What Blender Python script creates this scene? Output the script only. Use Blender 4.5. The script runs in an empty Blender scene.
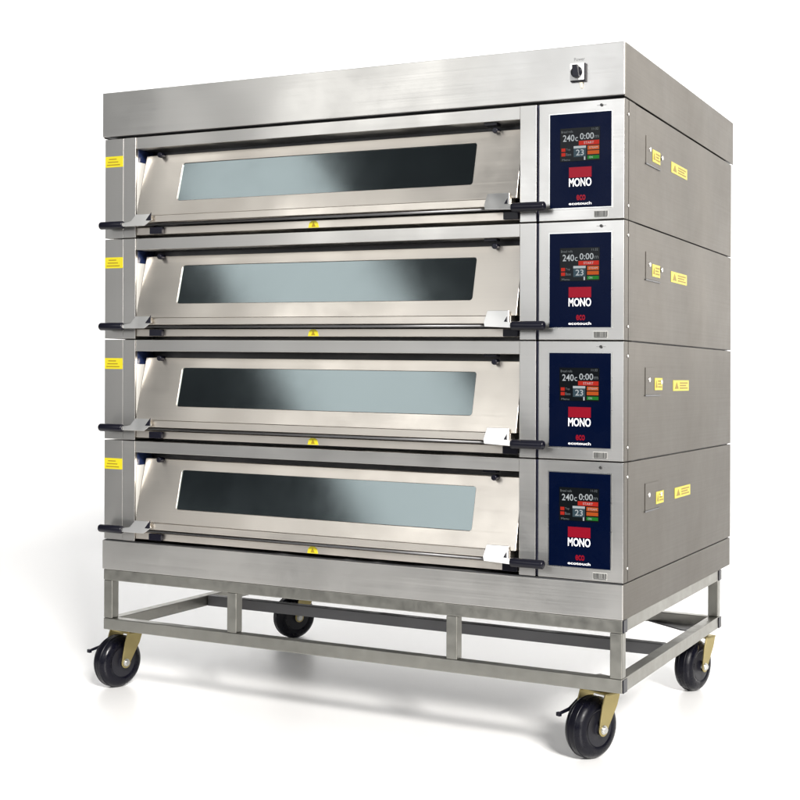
import bpy, bmesh, math, random
from mathutils import Vector, Matrix
random.seed(7)
R = math.radians
scn = bpy.context.scene
COL = scn.collection

# ------------------------------------------------------------------ camera
cam = bpy.data.objects.new('camera', bpy.data.cameras.new('camera'))
COL.objects.link(cam)
cam.location = (2.90106, -3.54197, 1.08808)
cam.rotation_euler = (1.565260, -0.015317, 0.466048)
cam.data.sensor_width = 36.0
cam.data.lens = 1337.298 / 800 * 36
cam.data.shift_x = -2.04 / 800
cam.data.shift_y = -19.62 / 800
cam.data.clip_start = 0.05
cam.data.clip_end = 200
scn.camera = cam

# ------------------------------------------------------------------ world and lamps
w = bpy.data.worlds.new('World'); scn.world = w; w.use_nodes = True
w.node_tree.nodes['Background'].inputs['Color'].default_value = (0.9, 0.95, 1.0, 1)
w.node_tree.nodes['Background'].inputs['Strength'].default_value = 0.10

def area(name, loc, target, sx, sy, radiance, color=(1, 1, 1), roll=0.0, spread=180):
    L = bpy.data.lights.new(name, 'AREA'); L.shape = 'RECTANGLE'; L.size = sx; L.size_y = sy
    L.energy = radiance * math.pi * sx * sy; L.color = color
    o = bpy.data.objects.new(name, L); COL.objects.link(o)
    q = (Vector(target) - Vector(loc)).to_track_quat('-Z', 'Y')
    o.rotation_euler = (q.to_matrix().to_4x4() @ Matrix.Rotation(roll, 4, 'Z')).to_euler()
    o.location = loc
    L.spread = R(spread)
    return o

area('overhead_softbox', (2.4, 1.0, 6.2), (2.4, 1.0, 0), 8, 7, 0.62)
area('backdrop_lamp', (-2.2, 1.6, 6.1), (-2.2, 4.6, 3.4), 7, 0.8, 4.5, spread=95)
area('key_softbox', (10.5, -9.6, 8.6), (0.5, 0.6, 0.5), 3.0, 3.0, 185, (1.0, 0.97, 0.93))
area('strip_softbox', (-2.15, -4.5, 4.1), (-2.15, 0, 4.1), 1.2, 5.0, 2.8, (1.0, 1.0, 0.98), R(40))
area('front_fill', (-2.6, -4.6, 1.7), (-2.6, 0, 1.7), 3.6, 1.3, 1.0)
area('front_softbox', (0.85, -4.6, 2.45), (0.85, 0, 2.45), 2.1, 1.9, 3.1, (0.95, 0.97, 1.0))

scn.view_settings.view_transform = 'Standard'
scn.view_settings.look = 'None'
scn.view_settings.gamma = 1
scn.view_settings.exposure = 0
scn.cycles.max_bounces = 10
scn.cycles.sample_clamp_indirect = 6

# ------------------------------------------------------------------ materials
def mat(name, base, metallic=0.0, rough=0.5, **kw):
    m = bpy.data.materials.new(name); m.use_nodes = True
    b = m.node_tree.nodes['Principled BSDF']
    b.inputs['Base Color'].default_value = (*base, 1)
    b.inputs['Metallic'].default_value = metallic
    b.inputs['Roughness'].default_value = rough
    for k, v in kw.items():
        b.inputs[k.replace('_', ' ')].default_value = v
    return m

def steel(name, base, rough=0.36, streak=(1.2, 1.2, 260), var=0.07, tint=0.04, edge=None, bump=0.016, cloud=0.06, aniso=0.6, wave=0.02):
    """brushed sheet metal: fine grain along one axis, slow handling marks in the gloss"""
    m = mat(name, base, 1.0, rough)
    nt = m.node_tree; N = nt.nodes; b = N['Principled BSDF']
    if edge is not None: b.inputs['Specular Tint'].default_value = (edge, edge, edge, 1)
    tc = N.new('ShaderNodeTexCoord')
    mp = N.new('ShaderNodeMapping'); mp.inputs['Scale'].default_value = streak
    n1 = N.new('ShaderNodeTexNoise'); n1.inputs['Scale'].default_value = 1.0; n1.inputs['Detail'].default_value = 5
    nt.links.new(tc.outputs['Object'], mp.inputs['Vector']); nt.links.new(mp.outputs['Vector'], n1.inputs['Vector'])
    n2 = N.new('ShaderNodeTexNoise'); n2.inputs['Scale'].default_value = 3.2; n2.inputs['Detail'].default_value = 6
    n2.inputs['Roughness'].default_value = 0.62
    nt.links.new(tc.outputs['Object'], n2.inputs['Vector'])
    r1 = N.new('ShaderNodeMapRange'); r1.inputs['From Min'].default_value = 0.3; r1.inputs['From Max'].default_value = 0.7
    r1.inputs['To Min'].default_value = rough - var / 2; r1.inputs['To Max'].default_value = rough + var / 2
    nt.links.new(n1.outputs['Fac'], r1.inputs['Value'])
    r2 = N.new('ShaderNodeMapRange'); r2.inputs['From Min'].default_value = 0.35; r2.inputs['From Max'].default_value = 0.7
    r2.inputs['To Min'].default_value = -cloud; r2.inputs['To Max'].default_value = cloud
    nt.links.new(n2.outputs['Fac'], r2.inputs['Value'])
    ad = N.new('ShaderNodeMath'); ad.operation = 'ADD'
    nt.links.new(r1.outputs[0], ad.inputs[0]); nt.links.new(r2.outputs[0], ad.inputs[1])
    nt.links.new(ad.outputs[0], b.inputs['Roughness'])
    mx = N.new('ShaderNodeMix'); mx.data_type = 'RGBA'
    mx.inputs['A'].default_value = (*[c * (1 - tint) for c in base], 1)
    mx.inputs['B'].default_value = (*[min(1, c * (1 + tint)) for c in base], 1)
    nt.links.new(n1.outputs['Fac'], mx.inputs['Factor']); nt.links.new(mx.outputs['Result'], b.inputs['Base Color'])
    if aniso:
        tg = N.new('ShaderNodeCombineXYZ'); tg.inputs['Z'].default_value = 1.0
        b.inputs['Anisotropic'].default_value = aniso; nt.links.new(tg.outputs[0], b.inputs['Tangent'])
    bp = N.new('ShaderNodeBump'); bp.inputs['Strength'].default_value = bump; bp.inputs['Distance'].default_value = 0.001
    nt.links.new(n1.outputs['Fac'], bp.inputs['Height'])
    if wave:                                  # sheet metal is never dead flat
        ge = N.new('ShaderNodeNewGeometry')
        n3 = N.new('ShaderNodeTexNoise'); n3.inputs['Scale'].default_value = 1.9; n3.inputs['Detail'].default_value = 1.0
        nt.links.new(ge.outputs['Position'], n3.inputs['Vector'])
        b3 = N.new('ShaderNodeBump'); b3.inputs['Strength'].default_value = 1.0; b3.inputs['Distance'].default_value = wave
        nt.links.new(n3.outputs['Fac'], b3.inputs['Height']); nt.links.new(b3.outputs['Normal'], bp.inputs['Normal'])
    nt.links.new(bp.outputs['Normal'], b.inputs['Normal'])
    return m

M = {}
M['steel'] = steel('brushed_stainless_steel', (0.60, 0.585, 0.56))
M['door'] = steel('door_stainless_steel', (0.72, 0.67, 0.605), 0.40, cloud=0.09)
M['side'] = steel('shaded_side_steel', (0.225, 0.210, 0.190), 0.40, (1.2, 1.2, 200), edge=0.55, var=0.04, tint=0.015, bump=0.008)  # darker copy of the front steel: shade of the sides put into the base colour
M['tube'] = steel('mill_finish_tube_steel', (0.29, 0.285, 0.26), 0.42, (30, 30, 30), var=0.16, tint=0.16, bump=0.05, aniso=0)
M['bright'] = steel('bright_plate_steel', (0.80, 0.79, 0.77), 0.32, (30, 30, 30), var=0.06, tint=0.02, bump=0.0, cloud=0.02, aniso=0)
M['shaded_steel'] = steel('shaded_inner_steel', (0.16, 0.16, 0.165), 0.5)  # shade of inner recesses and under-frame put into a darker base colour
M['glass'] = mat('coated_door_glass', (0.145, 0.172, 0.178), 1.0, 0.12)
def weather(m, lo, hi, scale, bump=0.0, bscale=2.0, stretch=(1, 1, 1)):
    nt = m.node_tree; N = nt.nodes; b = N['Principled BSDF']
    g = N.new('ShaderNodeNewGeometry')
    mp = N.new('ShaderNodeMapping'); mp.inputs['Scale'].default_value = stretch
    nt.links.new(g.outputs['Position'], mp.inputs['Vector'])
    n = N.new('ShaderNodeTexNoise'); n.inputs['Scale'].default_value = scale; n.inputs['Detail'].default_value = 7; n.inputs['Roughness'].default_value = 0.65
    nt.links.new(mp.outputs[0], n.inputs['Vector'])
    r = N.new('ShaderNodeMapRange'); r.inputs['From Min'].default_value = 0.35; r.inputs['From Max'].default_value = 0.7
    r.inputs['To Min'].default_value = lo; r.inputs['To Max'].default_value = hi
    nt.links.new(n.outputs['Fac'], r.inputs['Value']); nt.links.new(r.outputs[0], b.inputs['Roughness'])
    if bump:
        n2 = N.new('ShaderNodeTexNoise'); n2.inputs['Scale'].default_value = bscale; n2.inputs['Detail'].default_value = 1.5
        nt.links.new(mp.outputs[0], n2.inputs['Vector'])
        bp = N.new('ShaderNodeBump'); bp.inputs['Strength'].default_value = 1.0; bp.inputs['Distance'].default_value = bump
        nt.links.new(n2.outputs['Fac'], bp.inputs['Height']); nt.links.new(bp.outputs['Normal'], b.inputs['Normal'])
weather(M['glass'], 0.09, 0.14, 4.0, 0.0009, 1.3)
M['black'] = mat('black_plastic', (0.005, 0.005, 0.010), 0, 0.30, Specular_IOR_Level=0.25)
M['gasket'] = mat('navy_gasket', (0.02, 0.025, 0.07), 0, 0.5)
M['blue_shade'] = mat('blue_recess_shade', (0.012, 0.02, 0.06), 0.0, 0.25)  # bluish shade of the recess, set as a base colour
M['lining'] = mat('pale_enamel_lining', (0.55, 0.54, 0.51), 0, 0.35)
M['navy'] = mat('navy_panel_overlay', (0.0006, 0.0025, 0.014), 0, 0.25, Specular_IOR_Level=0.05)
M['red'] = mat('red_print', (0.17, 0.002, 0.010), 0, 0.35, Specular_IOR_Level=0.15)
M['white'] = mat('white_print', (0.78, 0.78, 0.80), 0, 0.4)
M['plate'] = mat('white_plastic', (0.82, 0.82, 0.80), 0, 0.35)
M['ivory'] = mat('ivory_plastic', (0.62, 0.58, 0.46), 0, 0.4)
M['yellow'] = mat('yellow_sticker', (0.52, 0.45, 0.010), 0, 0.4)
M['ochre'] = mat('ochre_print', (0.26, 0.17, 0.006), 0, 0.5)
M['ink'] = mat('black_ink', (0.02, 0.02, 0.02), 0, 0.5)
M['inkgrey'] = mat('grey_ink', (0.20, 0.20, 0.20), 0, 0.5)
M['label'] = mat('grey_label_paper', (0.42, 0.42, 0.40), 0, 0.5)
M['rubber'] = mat('black_rubber', (0.0025, 0.0025, 0.006), 0, 0.20, Specular_IOR_Level=0.22)
M['hub'] = mat('dark_wheel_hub', (0.004, 0.004, 0.008), 0, 0.4)
weather(M['rubber'], 0.16, 0.55, 16.0, 0.0006, 60.0)
weather(M['hub'], 0.30, 0.65, 20.0)
weather(M['navy'], 0.18, 0.42, 9.0)
M['gold'] = steel('yellow_zinc_plate', (0.44, 0.365, 0.17), 0.42, (18, 18, 18), var=0.2, tint=0.18, aniso=0)
M['zinc'] = steel('zinc_plate', (0.62, 0.62, 0.60), 0.32, (20, 20, 20), aniso=0)
def glow(name, c, s):
    m = mat(name, (0, 0, 0), 0, 0.3)
    b = m.node_tree.nodes['Principled BSDF']
    b.inputs['Specular IOR Level'].default_value = 0.05; b.inputs['Emission Color'].default_value = (*c, 1); b.inputs['Emission Strength'].default_value = s
    return m
M['scr'] = mat('dark_screen_glass', (0.004, 0.005, 0.006), 0, 0.15, Specular_IOR_Level=0.08)
M['s_white'] = glow('lit_screen_white', (0.75, 0.80, 0.82), 0.62)
M['s_grey'] = glow('lit_screen_grey', (0.30, 0.33, 0.34), 0.6)
M['s_red'] = glow('lit_screen_red', (0.85, 0.05, 0.03), 0.6)
M['s_orange'] = glow('lit_screen_orange', (0.85, 0.16, 0.03), 0.6)
M['s_green'] = glow('lit_screen_green', (0.03, 0.28, 0.04), 0.7)
M['s_slate'] = glow('lit_screen_slate', (0.08, 0.13, 0.16), 0.6)

m = mat('white_studio_paper', (0.90, 0.90, 0.90), 0, 0.75); M['floor'] = m
n = m.node_tree.nodes.new('ShaderNodeTexNoise'); n.inputs['Scale'].default_value = 1.5
r = m.node_tree.nodes.new('ShaderNodeMapRange'); r.inputs['To Min'].default_value = 0.46; r.inputs['To Max'].default_value = 0.54
m.node_tree.links.new(n.outputs['Fac'], r.inputs['Value'])
m.node_tree.links.new(r.outputs[0], m.node_tree.nodes['Principled BSDF'].inputs['Roughness'])
m.node_tree.nodes['Principled BSDF'].inputs['Specular IOR Level'].default_value = 0.3

fb = m.node_tree.nodes['Principled BSDF']
fb.inputs['Coat Weight'].default_value = 1.0; fb.inputs['Coat Roughness'].default_value = 0.38; fb.inputs['Coat IOR'].default_value = 1.8

# ------------------------------------------------------------------ mesh helpers
class MB:
    """collects shapes (each with a material) and links them as ONE mesh object"""
    def __init__(s): s.v = []; s.f = []; s.m = []; s.sm = []; s.mats = []
    def mi(s, m):
        if m not in s.mats: s.mats.append(m)
        return s.mats.index(m)
    def add(s, vs, fs, m, smooth=False):
        o = len(s.v); k = s.mi(m); s.v += [tuple(p) for p in vs]
        for f in fs: s.f.append([o + i for i in f]); s.m.append(k); s.sm.append(smooth)
        return s
    def box(s, x0, x1, y0, y1, z0, z1, m):
        vs = [(x, y, z) for x in (x0, x1) for y in (y0, y1) for z in (z0, z1)]
        return s.add(vs, [(0, 1, 3, 2), (4, 6, 7, 5), (0, 4, 5, 1), (2, 3, 7, 6), (0, 2, 6, 4), (1, 5, 7, 3)], m)
    def prism(s, poly, axis, a, b, m, smooth=False):
        """2-D polygon extruded along an axis: 'x' takes (y,z), 'y' takes (x,z), 'z' takes (x,y)"""
        def P(p, t): return {'x': (t, p[0], p[1]), 'y': (p[0], t, p[1]), 'z': (p[0], p[1], t)}[axis]
        n = len(poly)
        vs = [P(p, a) for p in poly] + [P(p, b) for p in poly]
        fs = [tuple(range(n)), tuple(range(2 * n - 1, n - 1, -1))]
        s.add(vs, fs, m)
        o = len(s.v) - 2 * n
        for i in range(n):
            j = (i + 1) % n
            s.f.append([o + i, o + n + i, o + n + j, o + j]); s.m.append(s.mi(m)); s.sm.append(smooth)
        return s
    def lathe(s, prof, c, axis, m, seg=40):
        """profile (radius, along) spun about an axis through c"""
        vs = []; fs = []; n = len(prof)
        for k in range(seg):
            a = 2 * math.pi * k / seg; ca, sa = math.cos(a), math.sin(a)
            for (rr, t) in prof:
                p = {'x': (t, rr * ca, rr * sa), 'y': (rr * ca, t, rr * sa), 'z': (rr * ca, rr * sa, t)}[axis]
                vs.append((c[0] + p[0], c[1] + p[1], c[2] + p[2]))
        for k in range(seg):
            q = (k + 1) % seg
            for i in range(n - 1): fs.append((k * n + i, q * n + i, q * n + i + 1, k * n + i + 1))
        fs.append(tuple(k * n for k in range(seg))); fs.append(tuple(k * n + n - 1 for k in range(seg)))
        s.add(vs, fs, m, True)
        s.sm[-1] = s.sm[-2] = False
        return s
    def cyl(s, c, rr, axis, a, b, m, seg=24, ch=0.0):
        pr = [(rr, a), (rr, b)] if ch <= 0 else [(rr - ch, a), (rr - ch * .3, a + ch * .3), (rr, a + ch), (rr, b - ch), (rr - ch * .3, b - ch * .3), (rr - ch, b)]
        return s.lathe(pr, c, axis, m, seg)
    def sloped(s, poly, f, o0, o1, m):
        """(x,z) polygon lying along the slope y = f(z), between two offsets"""
        n = len(poly)
        vs = [(x, f(z) + o0, z) for x, z in poly] + [(x, f(z) + o1, z) for x, z in poly]
        fs = [tuple(range(n)), tuple(range(2 * n - 1, n - 1, -1))] + [(i, n + i, n + (i + 1) % n, (i + 1) % n) for i in range(n)]
        return s.add(vs, fs, m)
    def text(s, txt, x0, x1, z0, z1, y, m, bold=0.0):
        """lettering facing -y, squeezed into the box x0..x1, z0..z1"""
        cu = bpy.data.curves.new('lettering', 'FONT'); cu.body = txt; cu.extrude = 0.0; cu.offset = bold; cu.resolution_u = 3
        o = bpy.data.objects.new('lettering', cu); COL.objects.link(o)
        dg = bpy.context.evaluated_depsgraph_get(); dg.update()
        me = bpy.data.meshes.new_from_object(o.evaluated_get(dg))
        vs = [v.co.copy() for v in me.vertices]; fs = [tuple(p.vertices) for p in me.polygons]
        bpy.data.objects.remove(o); bpy.data.curves.remove(cu); bpy.data.meshes.remove(me)
        xs = [v.x for v in vs]; ys = [v.y for v in vs]
        ax, bx, ay, by = min(xs), max(xs), min(ys), max(ys)
        return s.add([(x0 + (v.x - ax) / (bx - ax) * (x1 - x0), y, z0 + (v.y - ay) / (by - ay) * (z1 - z0)) for v in vs], fs, m)
    def build(s, name, parent=None, bevel=0.0, fix=True, upright=True):
        me = bpy.data.meshes.new(name)
        me.from_pydata([(x + LEAN * z, y, z) for x, y, z in s.v] if upright else s.v, [], s.f)
        for mm in s.mats: me.materials.append(mm)
        for p, k, q in zip(me.polygons, s.m, s.sm): p.material_index = k; p.use_smooth = q
        if fix:
            bm = bmesh.new(); bm.from_mesh(me); bmesh.ops.recalc_face_normals(bm, faces=bm.faces); bm.to_mesh(me); bm.free()
        o = bpy.data.objects.new(name, me); COL.objects.link(o)
        if parent: o.parent = parent
        if bevel:
            b = o.modifiers.new('edge', 'BEVEL'); b.width = bevel; b.segments = 2; b.limit_method = 'ANGLE'; b.angle_limit = R(40)
            b.harden_normals = True
            for p in me.polygons: p.use_smooth = True
        return o

def thing(name, loc, label, cat, group=None):
    o = bpy.data.objects.new(name, None); o.empty_display_size = 0.1; COL.objects.link(o)
    o.location = loc; o['label'] = label; o['category'] = cat
    if group: o['group'] = group
    return o

def rounded(x0, x1, z0, z1, rad, n=5):
    pts = []
    for cx, cz, a0 in ((x1 - rad, z1 - rad, 0), (x0 + rad, z1 - rad, 90), (x0 + rad, z0 + rad, 180), (x1 - rad, z0 + rad, 270)):
        for k in range(n + 1):
            a = R(a0 + 90 * k / n); pts.append((cx + rad * math.cos(a), cz + rad * math.sin(a)))
    return pts

# ------------------------------------------------------------------ setting: white studio sweep
LEAN = -0.01372
b = MB(); prof = [(-1.6, 0.0), (2.6, 0.0)]
for k in range(1, 13):
    a = R(90 * k / 12); prof.append((2.6 + 2.0 * math.sin(a), 2.0 - 2.0 * math.cos(a)))
prof.append((4.6, 6.6))
vs = []; fs = []
for x in (-8.0, 5.0): vs += [(x, y, z) for y, z in prof]
n = len(prof)
for i in range(n - 1): fs.append((i, i + 1, n + i + 1, n + i))
b.add(vs, fs, M['floor'], True)
fl = b.build('floor', fix=False, upright=False); fl['kind'] = 'structure'
for p in fl.data.polygons: pass

# ------------------------------------------------------------------ main levels (metres)
W = 1.8; DEPTH = 1.267; H = 0.33335
LEAN = -0.01372            # the whole stack stands a hair out of plumb
def lean(z): return LEAN * (z - 1.1)
Z_STAND0, Z_STAND1 = 0.218, 0.4196
Z_PL0, Z_PL1 = 0.42, 0.5191
Z_D = [Z_PL1 + k * H for k in range(4)]
Z_H0, Z_H1 = Z_PL1 + 4 * H, 2.0055

# ------------------------------------------------------------------ one oven deck
def slope_y(z): return -0.020 + 0.27 * (z - 0.055)

def make_deck():
    t = thing('oven_deck', (0, 0, 0), 'x', 'oven deck', 'stacked oven decks')
    # closed carcass behind the front frame
    MB().box(0.016, 1.790, 0.098, 1.260, 0.0006, 0.3330, M['shaded_steel']).build('carcass', t)
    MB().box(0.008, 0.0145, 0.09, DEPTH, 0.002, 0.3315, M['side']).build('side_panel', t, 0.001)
    # front frame
    f = MB()
    f.box(0.008, 0.0840, 0.0, 0.096, 0.002, 0.3315, M['steel'])
    f.build('post', t, 0.0012); f = MB()
    f.box(0.0860, 0.1355, -0.002, 0.096, 0.002, 0.3315, M['steel'])
    f.build('post', t, 0.0012)
    MB().box(1.4925, 1.5425, -0.001, 0.096, 0.002, 0.3315, M['steel']).build('post', t, 0.0012)
    MB().box(0.1360, 1.4920, 0.001, 0.096, 0.2945, 0.3315, M['steel']).build('top_rail', t, 0.0012)
    MB().box(0.1360, 1.4920, 0.004, 0.096, 0.010, 0.0330, M['door']).build('sill', t, 0.0012)
    MB().box(1.5430, 1.5494, 0.010, 0.096, 0.003, 0.3310, M['gasket']).build('gasket', t)
    MB().box(0.1356, 0.1372, 0.012, 0.095, 0.252, 0.294, M['blue_shade']).build('shade_strip', t)  # thin plate added to give the bluish shade at the recess top
    MB().box(0.1358, 0.1376, 0.006, 0.096, 0.036, 0.2515, M['lining']).build('lining', t)
    # door: sloping plate with a rounded window opening
    z0, z1, th = 0.070, 0.274, 0.030
    bm = bmesh.new()
    def ring(pts, off):
        vs = [bm.verts.new((x + LEAN * z, slope_y(z) + off, z)) for x, z in pts]
        return vs, [bm.edges.new((vs[i], vs[(i + 1) % len(vs)])) for i in range(len(vs))]
    outer = [(0.150, z0), (1.4885, z0), (1.4885, z1), (0.150, z1)]
    inner = rounded(0.303, 1.346, 0.116, 0.2420, 0.008)
    loops = []
    for off in (0.0, th):
        a, ea = ring(outer, off); c, ec = ring(inner, off)
        bmesh.ops.triangle_fill(bm, use_beauty=True, use_dissolve=True, edges=ea + ec)
        loops.append((a, c))
    for k in (0, 1):
        A, B = loops[0][k], loops[1][k]
        for i in range(len(A)):
            j = (i + 1) % len(A); bm.faces.new((A[i], A[j], B[j], B[i]))
    bmesh.ops.recalc_face_normals(bm, faces=bm.faces)
    me = bpy.data.meshes.new('door'); bm.to_mesh(me); bm.free(); me.materials.append(M['door'])
    door = bpy.data.objects.new('door', me); COL.objects.link(door); door.parent = t
    bv = door.modifiers.new('edge', 'BEVEL'); bv.width = 0.0015; bv.segments = 2; bv.limit_method = 'ANGLE'; bv.angle_limit = R(40)
    bv.harden_normals = True
    for p in me.polygons: p.use_smooth = True
    # glass pane let into the opening
    def slab(zz0, zz1, o0, o1): return [(slope_y(zz0) + o0, zz0), (slope_y(zz1) + o0, zz1), (slope_y(zz1) + o1, zz1), (slope_y(zz0) + o1, zz0)]
    g = MB(); g.prism(slab(0.1165, 0.2415, 0.0035, 0.009), 'x', 0.3035, 1.3455, M['glass']); g.build('window', door)
    # folded lip along the lower edge of the door
    l = MB()
    l.prism([(slope_y(z0) - 0.004, z0 - 0.001), (slope_y(z0) + th, z0 - 0.001), (slope_y(z0) + th, 0.0475), (slope_y(z0) - 0.006, 0.0475)], 'x', 0.162, 1.474, M['door'])
    l.build('door_lip', door, 0.0015)
    # torsion bar under the lip joins the two levers
    MB().cyl((0, -0.012, 0.0410), 0.0040, 'x', 0.185, 1.445, M['shaded_steel'], 12).build('lever_bar', door)
    # levers
    for side in (0, 1):
        k = MB()
        if side == 0:
            k.sloped([(0.112, 0.0345), (0.200, 0.0345), (0.226, 0.054), (0.212, 0.074), (0.158, 0.074), (0.141, 0.052), (0.112, 0.047)], slope_y, -0.0135, -0.0095, M['bright'])
            k.prism([(0.158, 0.052), (0.210, 0.052), (0.210, 0.072), (0.158, 0.072)], 'y', -0.0280, -0.0170, M['bright'])
            k.sloped([(0.203, 0.052), (0.224, 0.052), (0.221, 0.079)], slope_y, -0.0165, -0.0137, M['black'])
            gx0, gx1 = 0.016, 0.112
        else:
            k.sloped([(1.396, 0.050), (1.404, 0.084), (1.470, 0.084), (1.474, 0.051), (1.482, 0.048), (1.482, 0.0345), (1.400, 0.0380)], slope_y, -0.0135, -0.0095, M['bright'])
            k.prism([(1.406, 0.054), (1.468, 0.054), (1.468, 0.074), (1.406, 0.074)], 'y', -0.0280, -0.0170, M['bright'])
            k.sloped([(1.459, 0.052), (1.469, 0.052), (1.467, 0.068)], slope_y, -0.0165, -0.0137, M['black'])
            gx0, gx1 = 1.480, 1.581
        lev = k.build('lever', door, 0.001)
        MB().cyl((0, -0.034, 0.0405), 0.0130, 'x', gx0, gx1, M['black'], 24, 0.005).build('grip', door)
    # hinge blocks in front of the sill and stops at the top of the door
    for x0, x1 in ((0.199, 0.248), (1.445, 1.4905)):
        MB().box(x0, x1, -0.010, 0.0035, 0.0105, 0.0320, M['black']).build('hinge', door, 0.001)
    for x in (0.219, 1.408):
        MB().cyl((x, 0, 0.2715), 0.0085, 'y', 0.014, 0.043, M['black'], 16, 0.002).build('stop_button', door)
    MB().box(1.376, 1.416, 0.012, 0.040, 0.2860, 0.2940, M['black']).build('clip', t, 0.001)
    # control column and touch panel
    c = MB(); c.box(1.5500, 1.7985, 0.0, 0.096, 0.002, 0.3315, M['steel']); col = c.build('control_column', t, 0.0015)
    p = MB(); p.box(1.5800, 1.7660, -0.0022, 0.0, 0.0330, 0.3020, M['zinc']); p.box(1.5835, 1.7625, -0.004, -0.0015, 0.0365, 0.2985, M['navy'])
    pan = p.build('control_panel', t, 0.0006)
    # screen with its read-outs
    X0, X1, Z0, Z1 = 1.615, 1.7305, 0.1655, 0.2575
    def sx(u): return X0 + (X1 - X0) * u
    def sz(v): return Z1 - (Z1 - Z0) * v
    # read-outs
    s = MB(); s.box(X0, X1, -0.0052, -0.0042, Z0, Z1, M['scr'])
    def tile(u0, u1, v0, v1, m, y=-0.0056): s.box(sx(u0), sx(u1), y, -0.0052, sz(v1), sz(v0), m)
    def word(tx, u0, u1, v0, v1, m, y=-0.0060, bold=0.0): s.text(tx, sx(u0), sx(u1), sz(v1), sz(v0), y, m, bold)
    word('Bread rolls', 0.03, 0.32, 0.07, 0.14, M['s_grey']); word('11:32', 0.80, 0.96, 0.03, 0.10, M['s_grey'])
    word('240', 0.07, 0.36, 0.20, 0.40, M['s_white'], bold=0.01); word('c', 0.38, 0.45, 0.28, 0.40, M['s_white'])
    word('0:00', 0.50, 0.85, 0.17, 0.36, M['s_white'], bold=0.01); word('m', 0.87, 0.97, 0.26, 0.34, M['s_grey'])
    tile(0.47, 0.98, 0.40, 0.53, M['s_red']); word('START', 0.60, 0.85, 0.43, 0.50, M['s_white'])
    tile(0.03, 0.13, 0.60, 0.70, M['s_red']); tile(0.03, 0.13, 0.74, 0.84, M['s_red'])
    word('Top', 0.15, 0.26, 0.61, 0.69, M['s_grey']); word('Base', 0.15, 0.28, 0.75, 0.83, M['s_grey'])
    tile(0.34, 0.65, 0.56, 0.88, M['s_slate']); tile(0.34, 0.65, 0.55, 0.62, M['s_white'], -0.0058)
    word('23', 0.40, 0.60, 0.66, 0.84, M['s_white'], bold=0.01)
    tile(0.69, 0.98, 0.56, 0.68, M['s_orange']); tile(0.69, 0.98, 0.71, 0.82, M['s_orange'])
    word('STEAM', 0.73, 0.95, 0.59, 0.65, M['s_white'])
    tile(0.69, 0.98, 0.86, 0.96, M['s_green']); tile(0.60, 0.635, 0.87, 0.98, M['s_white']); word('ON', 0.73, 0.82, 0.88, 0.94, M['s_white'])
    word('Menu', 0.05, 0.25, 0.92, 0.98, M['s_grey'])
    s.build('screen', pan, fix=False)
    # badge: red block above the maker's word, then the small mark
    q = MB(); q.box(1.6405, 1.7062, -0.0050, -0.0042, 0.1195, 0.1485, M['red'])
    q.text('MONO', 1.6405, 1.7062, 0.0945, 0.1180, -0.0049, M['white'], 0.022)
    q.build('badge', pan, fix=False)
    q = MB(); q.text('eco', 1.6625, 1.6890, 0.0560, 0.0715, -0.0046, M['red'], 0.03)
    q.text('ecotouch', 1.6400, 1.7062, 0.0435, 0.0515, -0.0046, M['white'], 0.015)
    q.build('panel_lettering', pan, fix=False)
    q = MB(); q.box(1.7121, 1.7524, -0.0012, 0.0005, 0.0075, 0.0265, M['label'])
    x = 1.7136
    while x < 1.7500:
        wd = random.choice((0.0012, 0.0018, 0.0026)); q.box(x, x + wd, -0.0017, -0.0011, 0.0105, 0.0245, M['ink']); x += wd + random.choice((0.0009, 0.0014))
    q.box(1.7140, 1.7504, -0.0017, -0.0011, 0.0083, 0.0098, M['ink'])
    q.build('barcode_label', col, fix=False)
    q = MB(); q.cyl((1.7335, 0, 0.3165), 0.0042, 'y', -0.004, 0.0, M['ink'], 14, 0.001); q.box(1.7200, 1.7470, -0.001, 0.0003, 0.3158, 0.3172, M['inkgrey'])
    q.build('latch', col)
    # right-hand side sheet, with its front fold, screws and isolator cover
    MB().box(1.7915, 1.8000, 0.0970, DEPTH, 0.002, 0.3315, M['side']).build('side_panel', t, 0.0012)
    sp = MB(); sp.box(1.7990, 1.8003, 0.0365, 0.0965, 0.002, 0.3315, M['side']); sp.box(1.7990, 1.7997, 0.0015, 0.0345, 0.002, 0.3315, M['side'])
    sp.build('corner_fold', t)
    for z in (0.0400, 0.2920):
        MB().cyl((0, 0.0300, z), 0.0042, 'x', 1.7995, 1.8022, M['bright'], 14, 0.001).build('screw', t)
    q = MB(); q.box(1.8000, 1.8016, 0.200, 0.3400, 0.1840, 0.2620, M['side']); q.box(1.8000, 1.8030, 0.196, 0.3440, 0.1790, 0.1835, M['shaded_steel'])
    cov = q.build('access_cover', t, 0.0005)
    for y in (0.238, 0.364): MB().cyl((0, y, 0.224 - (y - .3) * .05), 0.0070, 'x', 1.8000, 1.8040, M['bright'], 14, 0.0015).build('fastener', cov)
    def sticker(y0, y1, z0, z1, name='warning_sticker', par=t, x=1.8018):
        q = MB(); q.box(x, x + 0.0006, y0, y1, z0, z1, M['yellow'])
        a, h = y1 - y0, z1 - z0
        q.prism([(y0 + a * .10, z0 + h * .2), (y0 + a * .34, z0 + h * .2), (y0 + a * .22, z0 + h * .82)], 'x', x + .0006, x + .0010, M['ochre'])
        for i in range(3): q.box(x + .0006, x + .0010, y0 + a * .42, y0 + a * (0.92 - .1 * (i % 2)), z0 + h * (.2 + .24 * i), z0 + h * (.32 + .24 * i), M['ochre'])
        return q.build(name, par, fix=False)
    sticker(0.262, 0.342, 0.1960, 0.2320)
    sticker(0.470, 0.655, 0.1930, 0.2260, x=1.8001)
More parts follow.
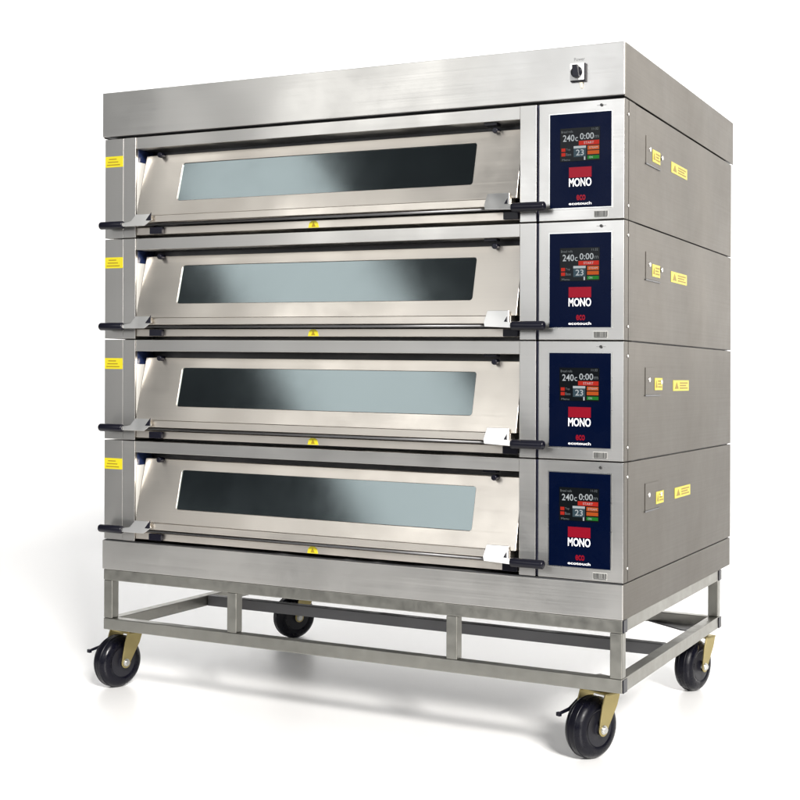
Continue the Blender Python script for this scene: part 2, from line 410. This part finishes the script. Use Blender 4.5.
    # stickers on the front
    q = MB(); q.box(0.0085, 0.0835, -0.0007, 0.0, 0.2370, 0.2730, M['yellow'])
    for i in range(3): q.box(0.016 + .004 * i, 0.070 - .007 * i, -0.0010, -0.0006, 0.2430 + .0095 * i, 0.2465 + .0095 * i, M['ochre'])
    q.build('warning_sticker', t, fix=False)
    q = MB(); q.prism([(0.793, 0.0110), (0.831, 0.0110), (0.827, 0.0260), (0.819, 0.0320), (0.805, 0.0320), (0.797, 0.0260)], 'y', 0.0030, 0.0041, M['yellow'])
    q.prism([(0.805, 0.0140), (0.819, 0.0140), (0.812, 0.0280)], 'y', 0.0026, 0.0031, M['ochre'])
    q.build('hot_surface_sticker', t, fix=False)
    return t

def kids(o): return [c for c in bpy.data.objects if c.parent == o]
def copy_tree(o, parent=None):
    c = o.copy(); COL.objects.link(c); c.parent = parent
    for ch in kids(o): copy_tree(ch, c)
    return c

deck = make_deck()
decks = [deck] + [copy_tree(deck) for _ in range(3)]
labels = ['lowest oven deck with sloping glass door, resting on the plain steel plinth',
          'second oven deck from the bottom, lying on the lowest deck of the stack',
          'second oven deck from the top, lying just beneath the topmost deck',
          'topmost oven deck with sloping glass door, directly under the plain steel hood']
for k, o in enumerate(decks):
    o.location = (lean(Z_D[k]), 0, Z_D[k]); o['label'] = labels[k]
    dy = {3: 0.0, 2: 0.0, 1: 0.03, 0: 0.055}[k]       # side labels are stuck on by hand, a little differently each time
    for c in kids(o):
        if c.name.startswith('warning_sticker'):
            if c.data.vertices[0].co.x > 1.0: c.location.y += dy * random.uniform(.8, 1.1); c.location.z += random.uniform(-.002, .002)
            else: c.location.z += random.uniform(-.003, .003)

# ------------------------------------------------------------------ hood
t = thing('oven_hood', (lean(Z_H0), 0, Z_H0), 'plain brushed steel hood on top of the oven with a black rotary switch', 'hood')
hh = Z_H1 - Z_H0
b = MB(); b.box(0.0, 1.8, -0.004, 0.002, 0.007, hh, M['steel']); b.build('front_panel', t, 0.0018)
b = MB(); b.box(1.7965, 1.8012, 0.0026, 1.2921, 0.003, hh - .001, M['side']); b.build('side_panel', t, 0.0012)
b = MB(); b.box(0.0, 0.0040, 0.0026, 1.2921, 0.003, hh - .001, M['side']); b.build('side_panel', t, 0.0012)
b = MB(); b.box(0.0045, 1.7960, 0.0030, 1.2905, 0.006, hh - .003, M['shaded_steel']); b.box(0.03, 1.77, 0.035, 1.26, 0.0002, 0.006, M['shaded_steel']); b.build('cover', t)
sw = MB(); sw.box(1.6468, 1.6905, -0.0140, -0.0035, 0.0505, 0.1010, M['black']); sw.box(1.6466, 1.6870, -0.0165, -0.0141, 0.0545, 0.1012, M['plate']); sw = sw.build('switch_plate', t, 0.0012)  # offset black body stands in for the plate's shadow, right and below
b = MB(); b.cyl((1.6672, 0, 0.0760), 0.0165, 'y', -0.024, -0.0165, M['black'], 28, 0.002)
b.prism([(1.6590, 0.0935), (1.6750, 0.0935), (1.6805, 0.0580), (1.6605, 0.0610)], 'y', -0.037, -0.0240, M['black']); b.build('switch_knob', sw, 0.0015)
b = MB(); b.prism([(1.6715, 0.0500), (1.6815, 0.0500), (1.6790, 0.0330), (1.6750, 0.0330)], 'y', -0.010, -0.0035, M['ivory']); b.build('lock_tab', sw, 0.001)
b = MB(); b.text('Power', 1.6545, 1.6855, 0.1100, 0.1190, -0.0045, M['inkgrey'], 0.01); b.build('switch_lettering', t, fix=False)

# ------------------------------------------------------------------ plinth
t = thing('oven_plinth', (lean(Z_PL0), 0, Z_PL0), 'plain low steel plinth between the lowest oven deck and wheeled stand', 'plinth')
hh = Z_PL1 - Z_PL0
b = MB(); b.box(0.003, 1.7985, -0.003, 0.002, 0.0, hh - .003, M['steel']); b.build('front_panel', t, 0.0018)
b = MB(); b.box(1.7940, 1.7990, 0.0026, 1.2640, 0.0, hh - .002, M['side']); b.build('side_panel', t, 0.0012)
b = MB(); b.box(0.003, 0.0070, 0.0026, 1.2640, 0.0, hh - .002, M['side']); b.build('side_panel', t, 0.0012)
b = MB(); b.box(0.008, 1.7930, 0.0030, 1.2620, 0.001, hh - .0002, M['shaded_steel']); b.build('base_tray', t)

# ------------------------------------------------------------------ wheeled stand
S = 0.0365; SY = 1.137
t = thing('wheeled_stand', (0.9 + lean(0), 0.6, 0), 'open square tube steel stand on four black tyred castors under the oven', 'stand')
OFF = Vector((-0.9, -0.6, 0))
def tube(name, x0, x1, y0, y1, z0, z1):
    q = MB(); q.box(x0 + OFF.x, x1 + OFF.x, y0 + OFF.y, y1 + OFF.y, z0, z1, M['tube']); return q.build(name, t, 0.003)
XL, XR = 0.006, 1.7970
zl0, zl1, zu0, zu1 = Z_STAND0, Z_STAND0 + S + .002, Z_STAND1 - S, Z_STAND1
for y0 in (0.0, SY - S):
    for z0, z1 in ((zl0, zl1), (zu0, zu1)):
        rl = tube('rail', XL, XR, y0, y0 + S, z0, z1)
        q = MB(); q.box(XR + OFF.x, XR + .0035 + OFF.x, y0 + .001 + OFF.y, y0 + S - .001 + OFF.y, z0 + .001, z1 - .001, M['black']); q.build('end_cap', rl, 0.0008)
def shaded_tube(name, x0, x1, y0, y1, z0, z1):
    q = MB(); q.box(x0 + OFF.x, x1 + OFF.x, y0 + OFF.y, y1 + OFF.y, z0, z1, M['shaded_steel']); return q.build(name, t, 0.003)
shaded_tube('cross_rail', XL + S + .001, XR - S - .001, 0.545, 0.545 + S, zl0 + .0005, zl1 - .0005)  # shade under the oven put into the rail's darker colour
q = MB(); q.prism([(1.55 + OFF.x, SY - S - .001 + OFF.y), (1.7595 + OFF.x, SY - S - .001 + OFF.y), (1.7595 + OFF.x, 0.985 + OFF.y), (1.70 + OFF.x, 0.985 + OFF.y)], 'z', zl0 + .001, zl0 + .006, M['shaded_steel']); q.build('gusset', t)  # gusset coloured darker for the shade beneath the frame
for x0 in (XL + .0005, XR - S):
    for z0, z1 in ((zl0, zl1), (zu0, zu1)): tube('rail', x0, x0 + S, S + .0005, SY - S - .0005, z0, z1)
for x0 in (XL + .0005, 0.4990, 1.2650, XR - S):
    for y0 in ((0.0008, SY - S + .0008) if x0 in (XL + .0005, XR - S) else (0.0008,)):
        tube('leg', x0, x0 + S - .001, y0, y0 + S - .0016, zl1 + .0002, zu0 - .0002)

def castor(px, py, yaw, first=None):
    """swivel castor hung at (px,py); local -y is the trailing direction, the axle lies along local x"""
    if first is None:
        c = MB(); z1 = Z_STAND0
        c.cyl((0, 0, 0), 0.030, 'z', z1 - .030, z1 - .006, M['gold'], 28, 0.003)
        c.box(-0.0485, 0.0485, -0.036, 0.026, z1 - .036, z1 - .030, M['gold'])
        hy, hz = -0.045, 0.088
        for x0 in (-0.0485, 0.0435):
            pl = []
            for k in range(13):
                a = R(185 + 190 * k / 12 - 10); pl.append((hy + 0.019 * math.cos(a), hz + 0.019 * math.sin(a)))
            pl += [(0.012, hz + .062), (0.026, z1 - .030), (-0.040, z1 - .030), (-0.052, hz + .066)]
            c.prism(pl, 'x', x0, x0 + 0.005, M['gold'])
        o = c.build('castor', t, 0.0012, upright=False)
        c = MB(); c.box(-0.050, 0.050, -0.050, 0.050, z1 - .0058, z1 - .0002, M['zinc'])
        for sx in (-.038, .038):
            for sy in (-.038, .038): c.cyl((sx, sy, 0), 0.0075, 'z', z1 - .013, z1 - .0058, M['zinc'], 6)
        c.build('mounting_plate', o, 0.0008, upright=False)
        prof = []
        w2, rr, rc = 0.034, 0.088, 0.050
        prof.append((rc, -w2 + .004))
        for k in range(17):
            a = R(-100 + 200 * k / 16); prof.append((0.056 + (rr - 0.056) * max(0, math.cos(a)) ** 0.70 if abs(a) < R(90) else 0.054, w2 * (abs(math.sin(a)) ** 0.85) * (1 if a > 0 else -1)))
        prof.append((rc, w2 - .004))
        c = MB(); c.lathe(prof, (0, hy, hz), 'x', M['rubber'], 56)
        for xx in (-0.011, 0.011):       # moulded ribs round the tread
            c.lathe([(rr - .0035, xx - .003), (rr + .0005, xx - .0015), (rr + .0005, xx + .0015), (rr - .0035, xx + .003)], (0, hy, hz), 'x', M['rubber'], 56)
        ty = c.build('tyre', o, upright=False)
        c = MB(); c.lathe([(0.0505, -.032), (0.046, -.028), (0.020, -.028), (0.017, -.040), (0.017, .040), (0.020, .028), (0.046, .028), (0.0505, .032)], (0, hy, hz), 'x', M['hub'], 40); c.build('wheel_hub', o, upright=False)
        c = MB(); c.cyl((0, hy, hz), 0.0095, 'x', -0.056, 0.056, M['zinc'], 6); c.cyl((0, hy, hz), 0.013, 'x', 0.0485, 0.050, M['zinc'], 20); c.build('axle_bolt', o, upright=False)
        c = MB(); c.prism([(0.000, z1 - .034), (-0.080, 0.138), (-0.118, 0.131), (-0.119, 0.122), (-0.082, 0.127), (-0.010, z1 - .050)], 'x', -0.056, -0.050, M['black'])
        c.box(-0.060, -0.046, -0.128, -0.117, 0.1190, 0.1310, M['black']); c.build('brake_pedal', o, 0.002, upright=False)
    else:
        o = first.copy(); COL.objects.link(o); o.parent = first.parent
        for ch in kids(first):
            d = ch.copy(); COL.objects.link(d); d.parent = o
    o.location = (px + OFF.x, py + OFF.y, 0); o.rotation_euler = (0, 0, yaw)
    return o
c0 = castor(-0.020, 0.160, R(-12))
castor(1.686, 0.152, R(-22), c0)
castor(1.725, 1.120, R(-14), c0)
castor(0.070, 1.190, R(-30), c0)
